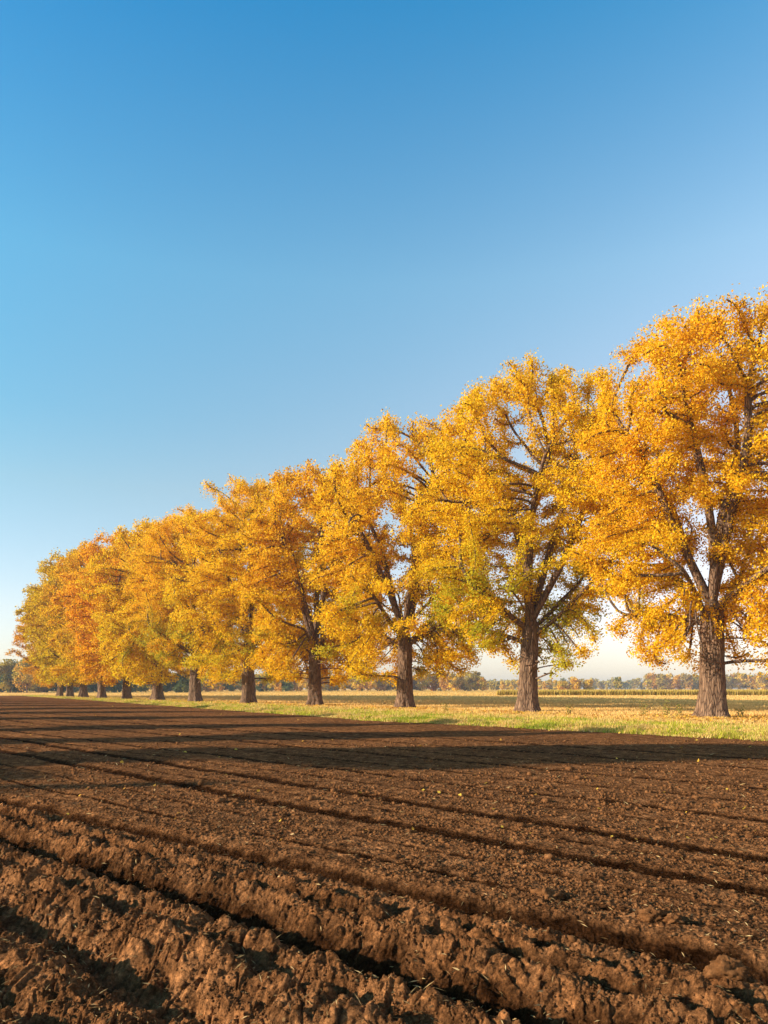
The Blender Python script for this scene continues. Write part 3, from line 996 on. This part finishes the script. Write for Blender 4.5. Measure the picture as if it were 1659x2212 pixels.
def clod(x, off, size, seed, label, flat=.75):
    rng = np.random.default_rng(seed)
    X, Y = gp(x, off)
    nu, nv = 40, 26
    u = np.linspace(0, 2 * PI, nu, endpoint=False); v = np.linspace(0, PI, nv)
    U, Vv = np.meshgrid(u, v, indexing='ij')
    dx, dy, dz = np.cos(U) * np.sin(Vv), np.sin(U) * np.sin(Vv), np.cos(Vv)
    n = fbm(dx * 1.7 + seed, dy * 1.7 + dz * 1.3, seed, 4) + .6 * fbm(dx * 4 - dz * 3, dy * 4 + dz * 2, seed + 7, 3)
    rr = size * (1 + .35 * n)
    z0 = float(soil_h(np.array([X]), np.array([Y]))[0])
    P = np.stack([dx * rr * 1.25, dy * rr, dz * rr * flat + size * .25], -1).reshape(-1, 3)
    idx = np.arange(nu * nv).reshape(nu, nv)
    a, b = idx[:, :-1], idx[:, 1:]
    F = np.stack([a, b, np.roll(b, -1, 0), np.roll(a, -1, 0)], -1).reshape(-1, 4)
    o = mesh_np('soil_clod', P, F, M_CLOD, smooth=True)
    o.location = (X, Y, z0)
    tag(o, label, 'clod', 'large clods lying on the ploughed soil')

def weed(x, off, H, seed, label, col=(.26, .24, .05)):
    rng = np.random.default_rng(seed)
    X, Y = gp(x, off)
    w = (X - edge_x(np.array([Y]))[0]) / 1.25
    z = float(verge_z(np.array([w]), np.array([X]), np.array([Y]))[0])
    root = empty('weed', (X, Y, z)); tag(root, label, 'weed', 'weeds standing in the verge grass')
    LC = []
    for s in range(5):
        Vs, Fs = [], []
        a = rng.uniform(0, 6.28); h = H * rng.uniform(.6, 1); q = np.array([rng.normal() * .08, rng.normal() * .08, 0])
        pts = [q + np.array([math.cos(a), math.sin(a), 0]) * .25 * h * f * f + np.array([0, 0, h * f]) for f in np.linspace(0, 1, 6)]
        tri = np.array([[1, 0, 0], [-.5, .87, 0], [-.5, -.87, 0]])
        for k in range(6): Vs.append(pts[k] + tri * .012 * (1 - k / 6.5))
        for k in range(5):
            for j in range(3): Fs.append([3 * k + j, 3 * k + (j + 1) % 3, 3 * k + 3 + (j + 1) % 3, 3 * k + 3 + j])
        mesh_np('stem', np.concatenate(Vs), np.array(Fs), M_BLADE, root, colattr=np.tile([.36, .26, .08], (18, 1)))
        for p in pts[1:]:
            LC.append(p + rng.normal(size=(4, 3)) * .07)
    C = np.concatenate(LC)
    V, F = leaf_cloud(rng, C, .075, .2)
    mesh_np('leaves', V, F, M_BLADE, root, colattr=np.tile(np.array(col), (len(V), 1)))

# ------------------------------------------------------------------ build
build_soil()
build_fields()
build_grass()
build_row()
build_shadow_row()
build_far()
build_crumbs()
rg = np.random.default_rng(21)
STRAW = [(.46, .30, .12), (.36, .22, .09), (.55, .38, .17)]
flat_bits('straw_bits', 3000, rg, (.02, .07), (.003, .006), STRAW, (120, 900), 'short bits of dry straw scattered on the soil', 'straw', .012, 1.0)
flat_bits('fallen_leaves', 1300, rg, (.018, .036), (.016, .028), [(.80, .52, .07), (.72, .40, .05), (.55, .27, .04)], (34, 330),
          'small fallen yellow leaves strewn over the ploughed soil', 'leaves', .015, 1.0, lambda X, Y, r: r.random(len(X)) < .15 + .85 * np.exp(-(edge_x(Y) - X) / 2.5))
clod(1182, 445, .085, 5, 'reddish clod on the flat strip right of the centre')
clod(1408, 500, .065, 6, 'smaller brown clod nearer the right edge with a hollow beside it')
clod(1570, 628, .085, 7, 'rounded clod on the ridge at the lower right')
clod(1455, 508, .045, 8, 'small dark clod right of the brown clod')
for k, (x, off, H, lab) in enumerate([(1508 - 70, 64, .95, 'tall thin weed left of the nearest trunk'), (1465, 63, .6, 'short weed close to the left of the nearest trunk'),
                                      (1390, 60, .7, 'bushy weed between the two right trunks'), (1230, 58, .5, 'low weed right of the second trunk'),
                                      (965, 52, .6, 'low weed between the second and third trunks'), (1600, 66, .55, 'low weed right of the nearest trunk')]):
    weed(x, off, H, 900 + k, lab)

def litter():
    rng = np.random.default_rng(31)
    Cs = []
    for i, (x, H, tint, label) in enumerate(ROW):
        X, Y = gp(x, 66 / (1 + .252 * i)); n = int(1300 / (1 + .35 * i))
        r = np.abs(rng.normal(size=n)) * 2.6 + .6; a = rng.random(n) * 2 * PI
        Cs.append(np.stack([X + r * np.cos(a), Y + r * np.sin(a)], 1))
    C = np.concatenate(Cs); w = (C[:, 0] - edge_x(C[:, 1])) / 1.25
    k = w > .3; C = C[k]; w = w[k]
    C = np.column_stack([C, verge_z(w, C[:, 0], C[:, 1]) + .03 + .05 * rng.random(len(C))])
    V, F = leaf_cloud(rng, C, .14, 2.0)
    col = np.array([(.80, .48, .07), (.66, .36, .06), (.50, .27, .08)])[rng.integers(0, 3, len(C))] * rng.uniform(.8, 1.1, (len(C), 1))
    o = mesh_np('leaf_litter', V, F, M_BLADE, colattr=np.repeat(col, 4, 0))
    tag(o, 'fallen brown and yellow leaves lying in the grass around the trunks', 'leaves', kind='stuff')
litter()

# ------------------------------------------------------------------ haze
def build_haze():
    m, nt, out = mat_new('haze_air')
    v = nt.nodes.new('ShaderNodeVolumePrincipled')
    v.inputs['Color'].default_value = (.9, .93, 1.0, 1)
    v.inputs['Density'].default_value = HAZE
    v.inputs['Anisotropy'].default_value = .3
    nt.links.new(v.outputs[0], out.inputs['Volume'])
    x, y0, y1, z0, z1 = 2400, -420, 2000, -1.5, 26
    V = np.array([(-x, y0, z0), (x, y0, z0), (x, y1, z0), (-x, y1, z0), (-x, y0, z1), (x, y0, z1), (x, y1, z1), (-x, y1, z1)], float)
    F = np.array([(3, 2, 1, 0), (4, 5, 6, 7), (0, 1, 5, 4), (1, 2, 6, 5), (2, 3, 7, 6), (3, 0, 4, 7)])
    o = mesh_np('haze', V, F, m)
    tag(o, 'pale blue autumn haze over the far fields', 'haze', kind='stuff')
HAZE = .0003
if HAZE: build_haze()

# ------------------------------------------------------------------ light
az = math.atan2(-SUN_DIR[0], -SUN_DIR[1])      # sun direction measured from +Y towards +X
w = bpy.data.worlds.new('World'); scene.world = w; w.use_nodes = True
nt = w.node_tree; bg = nt.nodes['Background']
sky = nt.nodes.new('ShaderNodeTexSky'); sky.sky_type = 'NISHITA'; sky.sun_disc = False
sky.sun_elevation = R(SUN_EL); sky.sun_rotation = az
sky.altitude = 0; sky.air_density = 1.0; sky.dust_density = .6; sky.ozone_density = 2.5
b = NB(nt)
tcw = nt.nodes.new('ShaderNodeTexCoord'); sp = nt.nodes.new('ShaderNodeSeparateXYZ'); nt.links.new(tcw.outputs['Generated'], sp.inputs[0])
# clear autumn sky: deeper blue overhead, milky towards the horizon, paler away from the left
tn = b.ramp(sp.outputs['Z'], [(0.0, (.98, .92, 1.05)), (.10, (1.42, 1.08, 1.0)), (.25, (1.56, 1.24, .98)), (.48, (1.18, 1.52, 1.32)), (.68, (.30, 1.20, 1.38)), (.82, (.85, .72, .80))])
ax = b.math('ADD', b.math('MULTIPLY', sp.outputs['X'], .42), .5)
tx = b.ramp(ax, [(.28, (.50, .86, .95)), (.5, (1, 1, 1)), (.72, (1.6, 1.15, 1.06))])
up = b.n('Clamp'); b.l(b.math('MULTIPLY', sp.outputs['Z'], 3.0), up.inputs[0])
tx = b.mix(up.outputs[0], (1, 1, 1), tx)
skc = b.mix(1.0, b.mix(1.0, sky.outputs[0], tn, 'MULTIPLY'), tx, 'MULTIPLY')
nt.links.new(skc, bg.inputs[0]); bg.inputs[1].default_value = .113
sl = bpy.data.lights.new('sun', 'SUN'); sl.energy = 4.7; sl.angle = R(.5); sl.color = (1, .88, .71)
so = bpy.data.objects.new('sun', sl); COL.objects.link(so)
el = R(SUN_EL)
from mathutils import Vector
d = Vector((SUN_DIR[0] * math.cos(el), SUN_DIR[1] * math.cos(el), -math.sin(el)))
so.rotation_euler = d.to_track_quat('-Z', 'Y').to_euler()

# ------------------------------------------------------------------ camera
cd = bpy.data.cameras.new('camera'); cam = bpy.data.objects.new('camera', cd); COL.objects.link(cam)
cam.location = (0, 0, CAMH); cam.rotation_euler = (R(90), 0, 0)
cd.sensor_fit = 'AUTO'; cd.sensor_width = 36; cd.lens = FPX / 2212 * 36
cd.shift_y = (HZ - 1106) / 2212
cd.clip_start = .05; cd.clip_end = 8000
scene.camera = cam
scene.view_settings.view_transform = 'Standard'; scene.view_settings.look = 'None'
scene.view_settings.gamma = 1; scene.view_settings.exposure = 0.97
scene.cycles.volume_bounces = 0
scene.cycles.max_bounces = 8; scene.cycles.diffuse_bounces = 3; scene.cycles.transmission_bounces = 4
